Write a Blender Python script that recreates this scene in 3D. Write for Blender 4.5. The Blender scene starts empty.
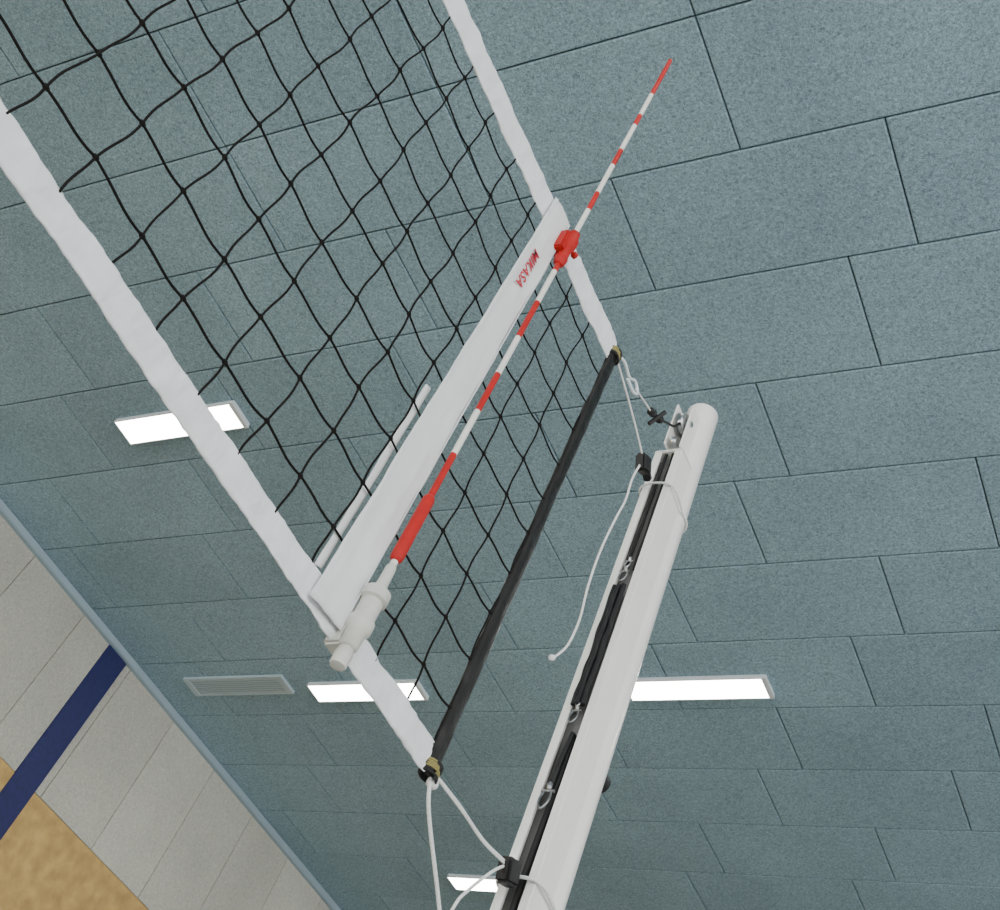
import bpy, bmesh, random
from math import *
from mathutils import Vector, Matrix, noise
random.seed(4)
CAMZ=0.53
CZ=CAMZ+4.56       # ceiling height
H=4.56
XN=-1.037          # net plane
WX=-7.287          # left wall plane
scene=bpy.context.scene
COL=bpy.context.collection

# ------------------------------------------------------------ materials
def mat(name,col,rough=0.6,metal=0.0,nscale=0,namt=0.0,bump=0.0,bdist=0.002,detail=4,emis=None,estr=0,coat=0,trans=0,stretch=None,spec=None):
    m=bpy.data.materials.new(name);m.use_nodes=True
    nt=m.node_tree;b=nt.nodes["Principled BSDF"]
    b.inputs["Base Color"].default_value=(*col,1);b.inputs["Roughness"].default_value=rough;b.inputs["Metallic"].default_value=metal
    if spec is not None: b.inputs["Specular IOR Level"].default_value=spec
    if coat: b.inputs["Coat Weight"].default_value=coat
    if trans: b.inputs["Transmission Weight"].default_value=trans
    if emis: b.inputs["Emission Color"].default_value=(*emis,1);b.inputs["Emission Strength"].default_value=estr
    if nscale:
        tc=nt.nodes.new("ShaderNodeTexCoord");n=nt.nodes.new("ShaderNodeTexNoise")
        n.inputs["Scale"].default_value=nscale;n.inputs["Detail"].default_value=detail
        if stretch:
            mp=nt.nodes.new("ShaderNodeMapping");mp.inputs["Scale"].default_value=stretch
            nt.links.new(tc.outputs["Object"],mp.inputs["Vector"]);nt.links.new(mp.outputs["Vector"],n.inputs["Vector"])
        else: nt.links.new(tc.outputs["Object"],n.inputs["Vector"])
        if namt:
            r=nt.nodes.new("ShaderNodeValToRGB")
            r.color_ramp.elements[0].position=.3;r.color_ramp.elements[1].position=.7
            r.color_ramp.elements[0].color=(*[c*(1-namt) for c in col],1)
            r.color_ramp.elements[1].color=(*[min(1,c*(1+namt)) for c in col],1)
            nt.links.new(n.outputs["Fac"],r.inputs["Fac"]);nt.links.new(r.outputs["Color"],b.inputs["Base Color"])
        if bump:
            bp=nt.nodes.new("ShaderNodeBump");bp.inputs["Strength"].default_value=bump;bp.inputs["Distance"].default_value=bdist
            nt.links.new(n.outputs["Fac"],bp.inputs["Height"]);nt.links.new(bp.outputs["Normal"],b.inputs["Normal"])
    return m

def woodwool(name,col,amt,scale=70,attr=True):
    """speckled wood-wool acoustic board"""
    m=bpy.data.materials.new(name);m.use_nodes=True
    nt=m.node_tree;N=nt.nodes;L=nt.links;b=N["Principled BSDF"];b.inputs["Roughness"].default_value=.95
    b.inputs["Specular IOR Level"].default_value=.1
    tc=N.new("ShaderNodeTexCoord")
    n1=N.new("ShaderNodeTexNoise");n1.inputs["Scale"].default_value=scale;n1.inputs["Detail"].default_value=4;n1.inputs["Roughness"].default_value=.65;n1.inputs["Distortion"].default_value=1.2
    n2=N.new("ShaderNodeTexNoise");n2.inputs["Scale"].default_value=1.3;n2.inputs["Detail"].default_value=5
    L.new(tc.outputs["Object"],n1.inputs["Vector"]);L.new(tc.outputs["Object"],n2.inputs["Vector"])
    r=N.new("ShaderNodeValToRGB");e=r.color_ramp.elements
    e[0].position=.34;e[0].color=(*[c*(1-amt) for c in col],1)
    e[1].position=.66;e[1].color=(*[min(1,c*(1+amt)) for c in col],1)
    L.new(n1.outputs["Fac"],r.inputs["Fac"])
    mr=N.new("ShaderNodeMapRange");mr.inputs["From Min"].default_value=.3;mr.inputs["From Max"].default_value=.7
    mr.inputs["To Min"].default_value=.91;mr.inputs["To Max"].default_value=1.08
    L.new(n2.outputs["Fac"],mr.inputs["Value"])
    mx=N.new("ShaderNodeVectorMath");mx.operation='SCALE';L.new(r.outputs["Color"],mx.inputs[0]);L.new(mr.outputs["Result"],mx.inputs["Scale"])
    out=mx.outputs[0]
    if attr:
        a=N.new("ShaderNodeAttribute");a.attribute_name="tint"
        m2=N.new("ShaderNodeVectorMath");m2.operation='SCALE';L.new(out,m2.inputs[0]);L.new(a.outputs["Fac"],m2.inputs["Scale"]);out=m2.outputs[0]
    L.new(out,b.inputs["Base Color"])
    bp=N.new("ShaderNodeBump");bp.inputs["Strength"].default_value=.6;bp.inputs["Distance"].default_value=.004
    L.new(n1.outputs["Fac"],bp.inputs["Height"]);L.new(bp.outputs["Normal"],b.inputs["Normal"])
    return m

M_ceil=woodwool("woodwool_ceiling",(.262,.382,.450),.46,95)
M_joint=mat("joint_shadow_gap",(.045,.065,.075),.9)
M_wallp=woodwool("woodwool_wall",(.47,.47,.42),.17,60)
M_tan=mat("wall_ply_tan",(.52,.34,.12),.7,nscale=10,namt=.22,bump=.3,detail=9)
M_wjoint=mat("wall_joint",(.20,.20,.18),.9)
M_blue=mat("blue_paint",(.014,.018,.10),.6,nscale=30,namt=.15)
M_trim=mat("cornice_paint",(.32,.42,.48),.6)
M_floor=mat("sports_floor",(.62,.60,.56),.5,nscale=3,namt=.06)
M_lampb=mat("lamp_housing",(.62,.68,.71),.4)
M_lamp=mat("lamp_diffuser",(1,1,1),.5,emis=(1,.97,.90),estr=20)
M_vent=mat("vent_metal",(.42,.53,.58),.5)
M_ventb=mat("vent_back",(.27,.36,.40),.7)
M_cloth=mat("white_canvas",(.76,.78,.81),.85,nscale=30,namt=.06,bump=1,bdist=.008,detail=3,stretch=(1,1,.45))
M_cloth2=mat("white_vinyl_band",(.73,.74,.755),.6,nscale=14,namt=.04,bump=.5,bdist=.008)
M_net=mat("black_net_cord",(.008,.007,.007),.9,spec=.2)
M_rod=mat("black_wrapped_rod",(.010,.009,.008),.38,nscale=34,bump=.8,bdist=.008,stretch=(1,1,.5),spec=.32)
M_red=mat("antenna_red",(.44,.010,.008),.5,nscale=60,namt=.12,spec=.3)
M_white=mat("antenna_white",(.76,.75,.71),.4,nscale=60,namt=.06)
M_plas=mat("clamp_plastic",(.56,.56,.52),.45,nscale=25,namt=.14)
M_post=mat("post_enamel",(.84,.835,.805),.30,nscale=6,namt=.03,coat=.3)
M_chan=mat("channel_inner",(.16,.16,.155),.5)
M_dark=mat("channel_black",(.012,.012,.013),.6,spec=.3)
M_cord=mat("white_cord",(.72,.73,.72),.8,nscale=300,namt=.15,bump=.5,bdist=.001)
M_blk=mat("black_plastic",(.008,.008,.009),.45,spec=.35)
M_steel=mat("steel",(.45,.46,.47),.3,metal=1)
M_hook=mat("dull_steel",(.26,.27,.28),.35,metal=1)
M_clear=mat("clear_hook",(.70,.78,.83),.1,coat=.5)
M_yel=mat("yellow_lashing",(.30,.26,.09),.6)
M_redtxt=mat("red_print",(.50,.02,.04),.5)

# ------------------------------------------------------------ helpers
def empty(name,loc=(0,0,0)):
    e=bpy.data.objects.new(name,None);e.location=loc;COL.objects.link(e);e.empty_display_size=.1;return e
def link(o,parent=None):
    COL.objects.link(o)
    if parent:
        o.parent=parent;o.matrix_parent_inverse=Matrix.Translation(parent.location).inverted()
    return o
def mesh(name,verts,faces,m,parent=None,smooth=False):
    me=bpy.data.meshes.new(name);me.from_pydata(verts,[],faces);me.update()
    if isinstance(m,(list,tuple)):
        for x in m: me.materials.append(x)
    else: me.materials.append(m)
    if smooth:
        for p in me.polygons:p.use_smooth=True
    return link(bpy.data.objects.new(name,me),parent)
def box(name,a,b,m,parent=None,bev=0.0,rot=None):
    a=Vector(a);b=Vector(b);c=(a+b)/2;s=b-a
    bm=bmesh.new();bmesh.ops.create_cube(bm,size=1)
    for v in bm.verts: v.co=Vector((v.co.x*s.x,v.co.y*s.y,v.co.z*s.z))
    if bev: bmesh.ops.bevel(bm,geom=bm.edges[:],offset=bev,segments=2,affect='EDGES')
    if rot is not None: bmesh.ops.transform(bm,matrix=rot.to_4x4(),verts=bm.verts)
    for v in bm.verts: v.co+=c
    me=bpy.data.meshes.new(name);bm.to_mesh(me);bm.free();me.materials.append(m)
    return link(bpy.data.objects.new(name,me),parent)
def catmull(P,n=8,cyc=False):
    P=[Vector(p) for p in P];out=[];N=len(P)
    rng=range(N if cyc else N-1)
    for i in rng:
        if cyc: p0,p1,p2,p3=P[i-1],P[i],P[(i+1)%N],P[(i+2)%N]
        else: p0=P[max(i-1,0)];p1=P[i];p2=P[i+1];p3=P[min(i+2,N-1)]
        for k in range(n):
            t=k/n;out.append(.5*((2*p1)+(p2-p0)*t+(2*p0-5*p1+4*p2-p3)*t*t+(3*p1-p0-3*p2+p3)*t**3))
    if not cyc: out.append(P[-1])
    return out
def cord(name,paths,r,m,parent=None,cyc=False,res=2,sm=True):
    cu=bpy.data.curves.new(name,'CURVE');cu.dimensions='3D';cu.bevel_depth=r;cu.bevel_resolution=res;cu.use_fill_caps=True
    for P in paths:
        Q=catmull(P,8,cyc) if sm else P
        s=cu.splines.new('POLY');s.points.add(len(Q)-1)
        for i,q in enumerate(Q): s.points[i].co=(*q,1)
        s.use_cyclic_u=cyc
    cu.materials.append(m)
    return link(bpy.data.objects.new(name,cu),parent)
def lathe(name,prof,axis_o,axis_d,m,parent=None,n=28,mats=None):
    """prof list of (s,r[,matindex])"""
    d=Vector(axis_d).normalized();u=d.orthogonal().normalized();w=d.cross(u);o=Vector(axis_o)
    vs=[];fs=[];mi=[]
    for p in prof:
        for k in range(n):
            a=2*pi*k/n;vs.append(o+d*p[0]+(u*cos(a)+w*sin(a))*p[1])
    for i in range(len(prof)-1):
        for k in range(n):
            fs.append((i*n+k,i*n+(k+1)%n,(i+1)*n+(k+1)%n,(i+1)*n+k));mi.append(prof[i][2] if len(prof[i])>2 else 0)
    fs.append(tuple(range(n))[::-1]);mi.append(mi[0])
    fs.append(tuple((len(prof)-1)*n+k for k in range(n)));mi.append(mi[-2])
    ob=mesh(name,vs,fs,m,parent)
    for i,p in enumerate(ob.data.polygons):
        p.material_index=mi[i];p.use_smooth=(len(p.vertices)==4)
    try: ob.data.set_sharp_from_angle(angle=radians(50))
    except Exception: pass
    return ob

# ------------------------------------------------------------ room
X0,X1,Y0,Y1=WX,8.0,-10.0,12.5
box("floor",(X0-.2,Y0,-.2),(X1+3,Y1,0),M_floor)
box("wall_back",(X0-.2,Y1,0),(X1,Y1+.2,CZ+.1),M_wallp)

# ceiling : backing + real chamfered boards, one mesh
def board_mesh(name,boards,conv,m_board,m_back,back,gap=.0035,ch=.006,th=.016):
    vs=[];fs=[];mi=[];tint=[]
    for (a0,a1,b0,b1) in boards:
        t=random.uniform(.95,1.05)
        a0+=gap;a1-=gap;b0+=gap;b1-=gap
        i=len(vs)
        for (dd,inn) in ((0,0),(th-ch*.6,0),(th,ch)):
            for (a,b) in ((a0+inn,b0+inn),(a1-inn,b0+inn),(a1-inn,b1-inn),(a0+inn,b1-inn)):
                vs.append(conv(a,b,dd));tint.append(t)
        for l in range(2):
            for k in range(4):
                fs.append((i+l*4+k,i+l*4+(k+1)%4,i+l*4+4+(k+1)%4,i+l*4+4+k));mi.append(0)
        fs.append((i+8,i+9,i+10,i+11));mi.append(0)
    i=len(vs)
    for q in back: vs.append(q);tint.append(1)
    fs.append((i,i+1,i+2,i+3));mi.append(1)
    ob=mesh(name,vs,fs,[m_board,m_back])
    for k,p in enumerate(ob.data.polygons): p.material_index=mi[k]
    at=ob.data.attributes.new("tint",'FLOAT','POINT')
    at.data.foreach_set("value",tint)
    bm=bmesh.new();bm.from_mesh(ob.data);bmesh.ops.recalc_face_normals(bm,faces=bm.faces);bm.to_mesh(ob.data);bm.free()
    return ob
LX=.2665*H;RY=.1316*H
offs={-1:2,0:0,1:3,2:1,3:0,4:2,5:1,6:3,7:2,8:0,9:3,10:1}
boards=[]
r0=.450*H
for k in range(-22,18):
    y0=r0+k*RY;y1=y0+RY
    if y1>Y1+.01 or y0<Y0: continue
    o=offs.get(k,(k*3)%4)
    x=-.204*H+o*LX/4-LX*12
    while x<X1:
        a0=max(x,X0);a1=min(x+LX,X1)
        if a1-a0>.03: boards.append((a0,a1,y0,y1))
        x+=LX
board_mesh("ceiling",boards,lambda a,b,d:(a,b,CZ+.016-d),M_ceil,M_joint,[(X0,Y0,CZ+.015),(X1,Y0,CZ+.015),(X1,Y1,CZ+.015),(X0,Y1,CZ+.015)])
# left wall : upper wood-wool boards (vertical joints), tan plywood below
ZT=CAMZ+.747*H
boards=[]
y=.45*H
while y>Y0: y-=.6
while y<Y1:
    boards.append((max(y,Y0),min(y+.6,Y1),ZT,CZ));y+=.6
w=board_mesh("wall_left",boards,lambda a,b,d:(X0-.016+d,a,b),M_wallp,M_wjoint,[(X0-.012,Y0,0),(X0-.012,Y1,0),(X0-.012,Y1,CZ),(X0-.012,Y0,CZ)],gap=.003,ch=.004)
y=Y0
tanw=empty("wall_lower_panelling",(X0,0,ZT/2))
k=0
while y<Y1:
    box("ply_panel_%d"%k,(X0-.012,y+.001,.1),(X0+.004,min(y+2.44,Y1)-.001,ZT-.004),M_tan,tanw,bev=.001);y+=2.44;k+=1
box("trim_1",(X0-.01,1.045*H,.1),(X0+.012,1.093*H,CZ-.02),M_blue,bev=.003)
box("trim_2",(X0-.01,Y0,CZ-.055),(X0+.045,Y1,CZ-.001),M_trim,bev=.006)
box("baseboard_left",(X0-.01,Y0,0),(X0+.012,Y1,.1),M_blue)

# ------------------------------------------------------------ ceiling lights
def lamp(cx,cy):
    e=empty("ceiling_light",(cx,cy,CZ))
    L,W,h=.93,.185,.032
    box("housing",(cx-L/2+.001,cy-W/2+.001,CZ-h+.008),(cx+L/2-.001,cy+W/2-.001,CZ+.002),M_lampb,e,bev=.003)
    t=.007;te=.028
    for nm,a,b in (("rim_1",(cx-L/2+.001,cy-W/2,CZ-h+.001),(cx+L/2-.001,cy-W/2+t,CZ-h+.012)),("rim_2",(cx-L/2+.001,cy+W/2-t,CZ-h+.001),(cx+L/2-.001,cy+W/2,CZ-h+.012)),
                   ("rim_3",(cx-L/2,cy-W/2-.001,CZ-h),(cx-L/2+t,cy+W/2+.001,CZ-h+.013)),("rim_4",(cx+L/2-te,cy-W/2-.001,CZ-h),(cx+L/2,cy+W/2+.001,CZ-h+.013))):
        box(nm,a,b,M_lampb,e)
    box("diffuser",(cx-L/2+t,cy-W/2+t,CZ-h+.003),(cx+L/2-te,cy+W/2-t,CZ-h+.010),M_lamp,e)
for ix in (-1.168,):
    for iy in (.12,.651,1.182,1.695,2.2,-.4,-.93): lamp(ix*H,iy*H)
for iy in (1.192,.13,2.25,-.93): lamp(-.632*H,iy*H)
for ix in (.0,.55,1.1):
    for iy in (1.2,.12,2.25,-.93): lamp(ix*H,iy*H)
# vent
v=empty("ceiling_vent",(-1.412*H,1.163*H,CZ))
cx,cy=-1.412*H,1.163*H
L,W=.93,.19
box("frame_1",(cx-L/2+.001,cy-W/2,CZ-.020),(cx+L/2-.001,cy-W/2+.02,CZ+.001),M_vent,v)
box("frame_2",(cx-L/2+.001,cy+W/2-.02,CZ-.020),(cx+L/2-.001,cy+W/2,CZ+.001),M_vent,v)
box("frame_3",(cx-L/2,cy-W/2-.001,CZ-.022),(cx-L/2+.05,cy+W/2+.001,CZ+.001),M_vent,v,bev=.001)
box("frame_4",(cx+L/2-.05,cy-W/2-.001,CZ-.022),(cx+L/2,cy+W/2+.001,CZ+.001),M_vent,v,bev=.001)
box("back",(cx-L/2+.02,cy-W/2+.01,CZ-.014),(cx+L/2-.02,cy+W/2-.01,CZ+.0005),M_ventb,v)
for i in range(7):
    yy=cy-W/2+.031+i*.0215
    box("slat_%d"%i,(cx-L/2+.045,yy-.007,CZ-.019),(cx+L/2-.045,yy+.007,CZ-.016),M_vent,v,rot=Matrix.Rotation(.15,3,'X'))

# ------------------------------------------------------------ net
Z=lambda z:z+CAMZ
YE=1.235;YS=YE-9.5
net=empty("volleyball_net",(XN,YE,Z(.9)))
PY=.0927
def nz(x,y,s,k): return noise.noise(Vector((x*k+s,y*k,s*1.7)))
def loop_band(name,y0,y1,zc,h,th,m,step=.008,amp=.0026,seed=1):
    n=20;vs=[];fs=[];ns=int((y1-y0)/step)
    for i in range(ns+1):
        y=y0+(y1-y0)*i/ns
        dz=zc(y)+nz(y,0,seed,1.6)*.002
        hh=h*(1+.05*nz(y,3,seed,14)+.04*nz(y,3,seed+4,45))*.5
        for k in range(n):
            a=2*pi*k/n;c,s=cos(a),sin(a)
            px=copysign(abs(c)**.5,c)*th*.5; pz=copysign(abs(s)**.85,s)*hh
            w=amp*nz(y,pz*14,seed+5,14)+amp*.8*nz(y+pz*2.2,pz*4,seed+9,34)+amp*.7*nz(y-pz*1.2,pz*4,seed+19,80)
            tw=.0012*abs(sin(pi*y/PY))*(1 if s<0 else -1)*(abs(s)**2)
            vs.append((XN+px+w,y,Z(dz+pz+w*.25+tw)))
    for i in range(ns):
        for k in range(n): fs.append((i*n+k,i*n+(k+1)%n,(i+1)*n+(k+1)%n,(i+1)*n+k))
    fs.append(tuple(range(n)));fs.append(tuple(ns*n+k for k in range(n))[::-1])
    return mesh(name,vs,fs,m,net,True)
ztop=lambda y:1.890+.012*max(0,min(1,(y-.4)/.8))
zbot=lambda y:.908
loop_band("top_tape",YS,YE-.005,ztop,.070,.005,M_cloth,seed=1.3)
loop_band("bottom_tape",YS,YE-.01,zbot,.050,.005,M_cloth,seed=7.1)
# mesh cords
levels=[.995+.0915*i for i in range(10)]
def knot(j,i):   # column j, row level i (i=-1 bottom tape, 99 top tape)
    y=.294+(j)*PY
    z=levels[i] if 0<=i<len(levels) else (.925 if i<0 else 1.862)
    s=.3 if (i<0 or i>=len(levels)) else 1
    y+=s*.008*nz(j*.9,i*.9,3.3,1.0);z+=s*.007*nz(j*.9,i*.9,8.3,1.0)
    x=XN+s*.006*nz(j*.5,i*.5,5.5,1.0)
    return Vector((x,y,Z(z)))
j0=int((YS-.294)/PY)+1;j1=int((YE-.294)/PY)
paths=[];knots=[]
nl=len([l for l in levels if l<1.85])
for i in range(nl):
    P=[]
    ks=[knot(j,i) for j in range(j0,j1+1)]
    ks=[Vector((XN,YS,ks[0].z))]+ks+[Vector((XN,YE-.008,ks[-1].z))]
    for a,b in zip(ks,ks[1:]):
        l=(b-a).length/PY
        sag=.0036*l*(1+.8*nz(a.y*7,a.z*7,1.1,1.0))
        for q in range(8):
            t=q/8;p=a.lerp(b,t)
            p.z-=sag*4*t*(1-t)-.0015*sin(2*pi*t)
            p.x+=.003*sin(t*pi)*nz(a.y*5,a.z*5,2.2,1)
            P.append(p)
    P.append(ks[-1]);paths.append(P)
    knots+=ks[1:-1]
for j in range(j0,j1+1):
    ks=[knot(j,i) for i in [-1]+list(range(nl))+[99]]
    P=[]
    for n_,(a,b) in enumerate(zip(ks,ks[1:])):
        sg=1 if (n_+j)%2 else -1
        l=((b-a).length/PY)
        A=.0022*(1+.8*nz(a.y*7,a.z*7,4.1,1))*l
        for q in range(8):
            t=q/8;p=a.lerp(b,t)
            p.y+=sg*A*sin(t*pi)-.0012*l*sin(2*pi*t);P.append(p)
    P.append(ks[-1]);paths.append(P)
cord("mesh_cords",paths,.0017,M_net,net,res=1,sm=False)
bm=bmesh.new()
for k in knots:
    if k.y<-3: continue
    r=bmesh.ops.create_icosphere(bm,subdivisions=1,radius=.0044)
    for v_ in r['verts']: v_.co=Vector((v_.co.x*.8,v_.co.y*1.15,v_.co.z))+k
me=bpy.data.meshes.new("mesh_knots");bm.to_mesh(me);bm.free();me.materials.append(M_net)
for p in me.polygons:p.use_smooth=True
link(bpy.data.objects.new("mesh_knots",me),net)
# side band
def strip(name,yc,w,z0,z1,xo,m,seed,amp=.003,n=10,parent=net,th=.0012,cv=.0015):
    nzs=120;vs=[];fs=[]
    for i in range(nzs+1):
        t=i/nzs;z=z0+(z1-z0)*t
        c=yc(t);ww=w(t)
        for k in range(n+1):
            u=k/n-.5
            x=XN+xo(t)+amp*nz(z,u*.6,seed,9)+amp*.6*nz(z+u*.1,u,seed+3,26)+cv*(1-(2*u)**2)
            vs.append((x,c+u*ww+.0012*nz(z,u,seed+2,20),Z(z+.006*u)))
    for i in range(nzs):
        for k in range(n):
            a=i*(n+1)+k;fs.append((a,a+1,a+n+2,a+n+1))
    ob=mesh(name,vs,fs,m,parent,True)
    s=ob.modifiers.new("s",'SOLIDIFY');s.thickness=th;s.offset=0
    return ob
strip("side_band",lambda t:.908+.008*t,lambda t:.076-.008*t,.894,1.936,lambda t:.008,M_cloth2,2.2)
strip("side_band_rear",lambda t:.868,lambda t:.014,.94,1.325,lambda t:-.006,M_cloth2,6.2,n=6,amp=.001)
for s_ in (-1,1):   # stitched hems
    P=[(XN+.0105,.908+.008*t+s_*(.034-.004*t),Z(.896+1.036*t)) for t in [i/20 for i in range(21)]]
    cord("side_band_hem_%d"%(s_+2),[P],.0009,M_cloth,net)
# print on band
tx=bpy.data.curves.new("printed_label",'FONT');tx.body="MIKASA";tx.size=.029;tx.extrude=.0004;tx.align_x='CENTER';tx.align_y='CENTER'
tx.offset=.0004;tx.space_character=1.12
tx.materials.append(M_redtxt)
to=bpy.data.objects.new("printed_label",tx)
R=Matrix(((0,0,1),(0,1,0),(-1,0,0)))  # x->-Z , y->+Y , z->+X
mw=Matrix.Translation((XN+.0135,.905,Z(1.715)))@R.to_4x4()
COL.objects.link(to);to.parent=net;to.matrix_parent_inverse=Matrix.Translation(net.location).inverted();to.matrix_basis=mw
# end rod (wrapped, slightly flattened)
n=24;vs=[];fs=[];ns=140
for i in range(ns+1):
    z=.888+1.022*i/ns
    for k in range(n):
        a=2*pi*k/n
        q=1+.14*noise.noise(Vector((cos(a)*.8,sin(a)*.8,z*18)))+.07*noise.noise(Vector((cos(a)*2,sin(a)*2,z*50)))
        vs.append((XN+.008*cos(a)*q,YE+.0155*sin(a)*q,Z(z)))
for i in range(ns):
    for k in range(n): fs.append((i*n+k,i*n+(k+1)%n,(i+1)*n+(k+1)%n,(i+1)*n+k))
fs.append(tuple(range(n))[::-1]);fs.append(tuple(ns*n+k for k in range(n)))
mesh("end_rod",vs,fs,M_rod,net,True)
# lashings at rod ends
for zz,nm in ((1.905,"lashing_top"),(.900,"lashing_bottom")):
    P=[]
    for k in range(60):
        a=k/60*2*pi*4
        P.append((XN+.012*cos(a),YE+.003+.017*sin(a),Z(zz-.007+.014*k/60)))
    cord(nm,[P],.0016,M_yel,net,sm=False)
    P=[(p[0],p[1]+.002,p[2]+.008) for p in P[:34]]+[(p[0],p[1],p[2]-.008) for p in P[:30]]
    cord(nm+"_dark",[P],.0022,M_blk,net,sm=False)

# ------------------------------------------------------------ antenna
K=.979
AX,AY=XN+.022,.958
ant=empty("net_antenna",(AX,AY,Z(.89*K)))
seg=[(1.0,1.062,1),(1.188,1.291,0),(1.291,1.399,1),(1.399,1.499,0),(1.499,1.606,1),(1.606,1.716,0),(1.716,1.821,1),(1.821,1.92,0),(1.92,2.05,1),(2.05,2.12,0),(2.12,2.24,1),(2.24,2.31,0),(2.31,2.43,1),(2.43,2.48,0),(2.48,2.59,1),(2.59,2.785,0)]
O=(AX,AY,CAMZ)
def kp(L): return [(a*K,r) for a,r in L]
for i,(a,b,k) in enumerate(seg):
    lathe("stripe_%d"%i,kp([(a,.0052),(b,.0052)]),O,(0,0,1),M_white if k else M_red,ant,n=14)
lathe("tip",kp([(2.785,.005),(2.789,.004),(2.791,.001)]),O,(0,0,1),M_red,ant,n=14)
lathe("grip",kp([(1.058,.006),(1.062,.0090),(1.068,.0100),(1.185,.0094),(1.190,.0085),(1.194,.006)]),O,(0,0,1),M_red,ant,n=20)
lathe("upper_clamp",kp([(1.845,.007),(1.85,.011),(1.865,.013),(1.872,.011),(1.905,.011),(1.912,.015),(1.932,.015),(1.938,.011),(1.955,.011),(1.96,.007)]),O,(0,0,1),M_red,ant,n=20)
box("upper_clamp_jaw",(AX-.024,AY-.022,Z(1.880*K)),(AX+.004,AY+.004,Z(1.94*K)),M_red,ant,bev=.003)
lathe("upper_clamp_screw",[(0,.004),(.013,.004),(.014,.007),(.022,.007),(.023,.005)],(AX,AY+.004,Z(1.91*K)),(0.3,1,0),M_red,ant,n=14)
lathe("lower_sleeve",kp([(.896,.009),(.90,.0135),(.925,.0145),(.93,.0190),(.945,.0190),(.949,.0155),(.979,.0155),(.982,.0200),(.998,.0195),(1.002,.0115),(1.012,.0085),(1.045,.0075),(1.05,.0055)]),O,(0,0,1),M_plas,ant,n=28)
lathe("lower_nut",kp([(.866,.006),(.868,.0115),(.887,.0125),(.898,.010)]),O,(0,0,1),M_plas,ant,n=8)
box("lower_jaw",(AX-.034,AY-.014,Z(.878)),(AX-.004,AY+.014,Z(.922)),M_plas,ant,bev=.004)

# ------------------------------------------------------------ post
def make_post(PX,PYc,sgn):
    post=empty("net_post",(PX,PYc,0))
    T=Z(2.190);r=.0375
    lathe("tube",[(0,r),(T-.005,r),(T-.0015,r-.0015),(T,r-.005)],(PX,PYc,0),(0,0,1),M_post,post,n=48)
    lathe("floor_collar",[(0,.09),(.008,.09),(.012,.085),(.012,.045),(.03,.043),(.032,r)],(PX,PYc,0),(0,0,1),M_steel,post,n=40)
    yo=PYc-sgn*.088;yi=PYc-sgn*.025
    ya,yb=min(yo,yi),max(yo,yi);zt=Z(1.955)
    box("channel_flange_1",(PX-.033,ya,.04),(PX-.026,yb,zt),M_post,post,bev=.0015)
    box("channel_flange_2",(PX+.026,ya,.04),(PX+.033,yb,zt),M_post,post,bev=.0015)
    y2=yo+sgn*.006
    for s in (-1,1):
        x1=PX+s*.028;x2=PX+s*.016
        box("channel_lip_%d"%(s+2),(min(x1,x2),min(yo,y2),.04),(max(x1,x2),max(yo,y2),zt),M_post,post,bev=.001)
    y3=yo+sgn*.022;y4=yo+sgn*.03
    box("channel_core",(PX-.027,min(y3,y4),.04),(PX+.027,max(y3,y4),zt-.01),M_chan,post)
    box("channel_cap",(PX-.034,ya,zt-.001),(PX+.034,yb,zt+.006),M_post,post,bev=.002)
    return post
PYC=1.632
post=make_post(XN,PYC,1)
make_post(XN,YS-(PYC-YE),-1)
yo=PYC-.088
box("head_cheek_1",(XN-.018,yo-.004,Z(1.98)),(XN-.014,PYC-.02,Z(2.12)),M_post,post,bev=.0015)
box("head_cheek_2",(XN+.014,yo+.010,Z(1.98)),(XN+.018,PYC-.02,Z(2.12)),M_post,post,bev=.0015)
lathe("pulley_wheel",[(0,.027),(.003,.029),(.006,.022),(.014,.022),(.017,.029),(.020,.027)],(XN-.010,yo+.022,Z(2.07)),(1,0,0),M_steel,post,n=28)
lathe("pulley_bolt",[(0,.007),(.044,.007)],(XN-.022,yo+.022,Z(2.07)),(1,0,0),M_steel,post,n=8)
lathe("pulley_wheel_low",[(0,.013),(.004,.015),(.012,.015),(.016,.013)],(XN-.008,yo+.012,Z(1.995)),(1,0,0),M_steel,post,n=20)
lathe("knob",[(0,.006),(.014,.006),(.015,.017),(.034,.020),(.040,.015)],(XN-.004,PYC+.034,Z(1.205)),(0,1,0),M_blk,post,n=16)
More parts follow.
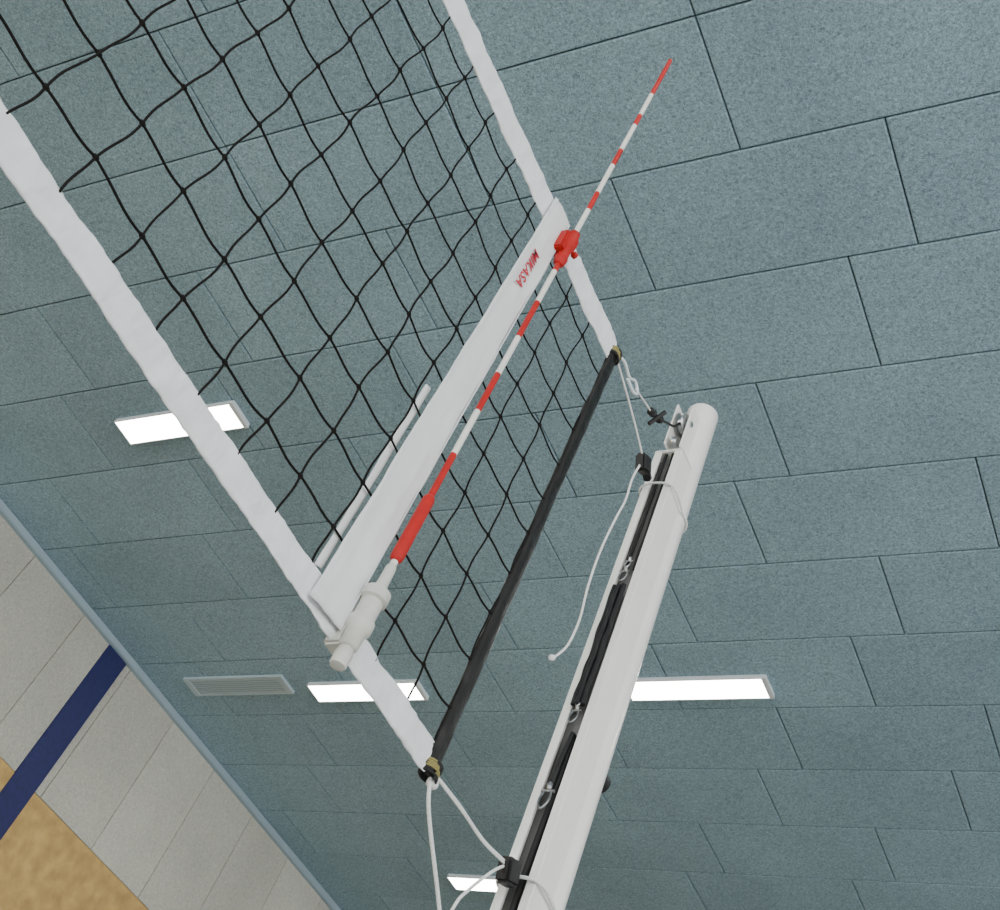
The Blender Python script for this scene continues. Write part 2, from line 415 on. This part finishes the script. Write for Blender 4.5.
# straps and hooks inside the channel
for i,(dx,dr) in enumerate(((-.011,.0045),(-.002,.006),(.009,.005))):
    P=[(XN+dx+.003*nz(k,i,2,.8),yo-.005+.004*nz(k,i,4,.9),Z(1.545-.29*k/10)) for k in range(11)]
    cord("strap_%d"%i,[P],dr,M_blk,post)
for i,dx in enumerate((-.008,.008)):
    P=[(XN+dx+.003*nz(k,2+i,2,.8),yo+.010,Z(1.96-.36*k/10)) for k in range(11)]
    cord("hoist_cord_upper_%d"%i,[P],.0035,M_dark,post)
P=[(XN+.004+.003*nz(k,5,2,.8),yo+.010+.002*nz(k,2,2,.8),Z(1.20-1.0*k/10)) for k in range(11)]
cord("hoist_cord_lower",[P],.006,M_dark,post)
def shackle(name,y,z,parent,s=1,m=None):
    m=m or M_hook
    P=[(XN-.006*s,y,z+.020*s),(XN-.008*s,y-.004,z),(XN,y-.006,z-.014*s),(XN+.008*s,y-.004,z),(XN+.006*s,y,z+.020*s)]
    cord(name,[P],.0021*s,m,parent)
    lathe(name+"_pin",[(0,.0025*s),(.022*s,.0025*s)],(XN-.011*s,y,z+.020*s),(1,0,0),m,parent,n=10)
    lathe(name+"_swivel",[(0,.002*s),(.004*s,.005*s),(.012*s,.005*s),(.016*s,.002*s)],(XN,y,z+.020*s),(0,0,1),m,parent,n=12)
shackle("hook_upper",yo-.004,Z(1.565),post,.9)
shackle("hook_upper_b",yo-.002,Z(1.60),post,.7,M_steel)
shackle("hook_middle",yo-.004,Z(1.225),post,.9)
shackle("hook_middle_b",yo-.002,Z(1.26),post,.7,M_steel)
shackle("hook_lower",yo-.004,Z(1.055),post,1.1)
P=[(XN+.004,yo+.004,Z(1.20)),(XN+.002,yo-.002,Z(1.14)),(XN,yo,Z(1.08))]
cord("strap_lower",[P],.005,M_blk,post)

# ------------------------------------------------------------ tension cords of the net
def ringpts(zc,tilt,off=.0035):
    """closed loop around tube + channel"""
    out=[]
    out+=[(-.036,-.090),(.036,-.090)]
    for k in range(9):
        a=-pi*.1+ (pi*1.2)*k/8
        out.append(((.0375+off)*cos(a),(.0375+off)*sin(a)))
    return [(XN+x,PYC+y,zc+tilt*(y+.09)) for x,y in out]
rg=net
cord("clear_hook",[[(XN,1.245,Z(1.915)),(XN+.004,1.275,Z(1.925)),(XN,1.313,Z(1.925)),(XN-.002,1.34,Z(1.945)),(XN,1.36,Z(1.93)),(XN,1.345,Z(1.915)),(XN,1.31,Z(1.915))]],.0036,M_clear,rg)
cord("snap_link",[[(XN,1.35,Z(1.93)),(XN,1.40,Z(1.945)),(XN,1.43,Z(1.952))]],.002,M_cord,rg)
lathe("black_snap",[(0,.003),(.003,.009),(.018,.009),(.022,.005),(.045,.005),(.05,.010),(.058,.008)],(XN,1.425,Z(1.950)),(0,1,.55),M_blk,rg,n=14)
lathe("black_snap_bar",[(0,.005),(.05,.005)],(XN-.01,1.452,Z(1.94)),(.5,.1,.8),M_blk,rg,n=10)
cord("snap_to_pulley",[[(XN,1.47,Z(1.975)),(XN,1.50,Z(2.0)),(XN,1.535,Z(2.03)),(XN,1.56,Z(2.085))]],.003,M_blk,rg)
cord("white_line_upper",[[(XN+.004,1.245,Z(1.90)),(XN+.004,1.30,Z(1.885)),(XN+.004,1.38,Z(1.86)),(XN+.002,1.455,Z(1.835))]],.0021,M_cord,rg)
box("cord_clip_upper",(XN-.012,1.452,Z(1.807)),(XN+.012,1.490,Z(1.848)),M_blk,rg,bev=.005,rot=Matrix.Rotation(.5,3,'X'))
box("cord_clip_upper_jaw",(XN-.008,1.480,Z(1.815)),(XN+.008,1.510,Z(1.830)),M_blk,rg,bev=.003,rot=Matrix.Rotation(-.4,3,'X'))
cord("white_tail_upper",[[(XN,1.462,Z(1.822)),(XN,1.452,Z(1.76)),(XN,1.456,Z(1.70)),(XN,1.447,Z(1.64)),(XN,1.437,Z(1.54)),(XN,1.440,Z(1.45)),(XN,1.452,Z(1.377)),(XN,1.445,Z(1.31)),(XN,1.418,Z(1.258))]],.0023,M_cord,rg)
lathe("tail_knot",[(0,.002),(.004,.005),(.012,.0055),(.016,.003)],(XN,1.422,Z(1.262)),(0,-1,-.8),M_cord,rg,n=12)
cord("post_loop_upper",[ringpts(Z(1.835),-.12)],.0025,M_cord,rg,cyc=True)
cord("white_line_lower",[[(XN,1.245,Z(.90)),(XN,1.33,Z(.905)),(XN,1.42,Z(.905)),(XN,1.50,Z(.918))],[(XN+.004,1.25,Z(.895)),(XN+.006,1.34,Z(.897)),(XN,1.42,Z(.902)),(XN,1.50,Z(.914))]],.0019,M_cord,rg)
cord("white_line_anchor",[[(XN+.002,1.243,Z(.89)),(XN+.002,1.27,Z(.85)),(XN,1.381,Z(.768)),(XN,1.54,Z(.64))]],.0030,M_cord,rg)
box("cord_clip_lower",(XN-.013,1.492,Z(.890)),(XN+.013,1.53,Z(.930)),M_blk,rg,bev=.005,rot=Matrix.Rotation(.3,3,'X'))
cord("white_tail_lower",[[(XN,1.50,Z(.915)),(XN,1.47,Z(.885)),(XN,1.43,Z(.83)),(XN,1.411,Z(.794)),(XN,1.40,Z(.72)),(XN,1.41,Z(.62)),(XN+.004,1.40,Z(.55))]],.0025,M_cord,rg)
cord("post_loop_lower",[ringpts(Z(.915),-.08)],.003,M_cord,rg,cyc=True)
lathe("ring_knot",[(0,.003),(.006,.008),(.016,.008),(.022,.003)],(XN,1.243,Z(.885)),(0,1,.1),M_cord,rg,n=14)

# ------------------------------------------------------------ world + light : gradient added to shade tube and tapes, brighter towards -Y
wd=bpy.data.worlds.new("w");scene.world=wd;wd.use_nodes=True
nt=wd.node_tree;bg=nt.nodes["Background"]
bg.inputs[0].default_value=(1,.988,.972,1)
tc=nt.nodes.new("ShaderNodeTexCoord");sx=nt.nodes.new("ShaderNodeSeparateXYZ")
nt.links.new(tc.outputs["Generated"],sx.inputs[0])
mr=nt.nodes.new("ShaderNodeMapRange");mr.inputs["From Min"].default_value=-1;mr.inputs["From Max"].default_value=.6
mr.inputs["To Min"].default_value=4.8;mr.inputs["To Max"].default_value=2.4
nt.links.new(sx.outputs["Y"],mr.inputs["Value"]);nt.links.new(mr.outputs["Result"],bg.inputs[1])

# ------------------------------------------------------------ camera
cam=bpy.data.cameras.new("cam");co=bpy.data.objects.new("camera",cam);COL.objects.link(co)
cam.sensor_fit='HORIZONTAL';cam.sensor_width=36;cam.lens=43.84;cam.shift_x=-.0962;cam.shift_y=-.072;cam.clip_start=.01
r=Vector((.89291,.3586,.27225));u=Vector((.12838,-.78236,.60945));b=Vector((.43155,-.50923,-.74461))
co.matrix_world=Matrix(((r.x,u.x,b.x,0),(r.y,u.y,b.y,0),(r.z,u.z,b.z,CAMZ),(0,0,0,1)))
scene.camera=co
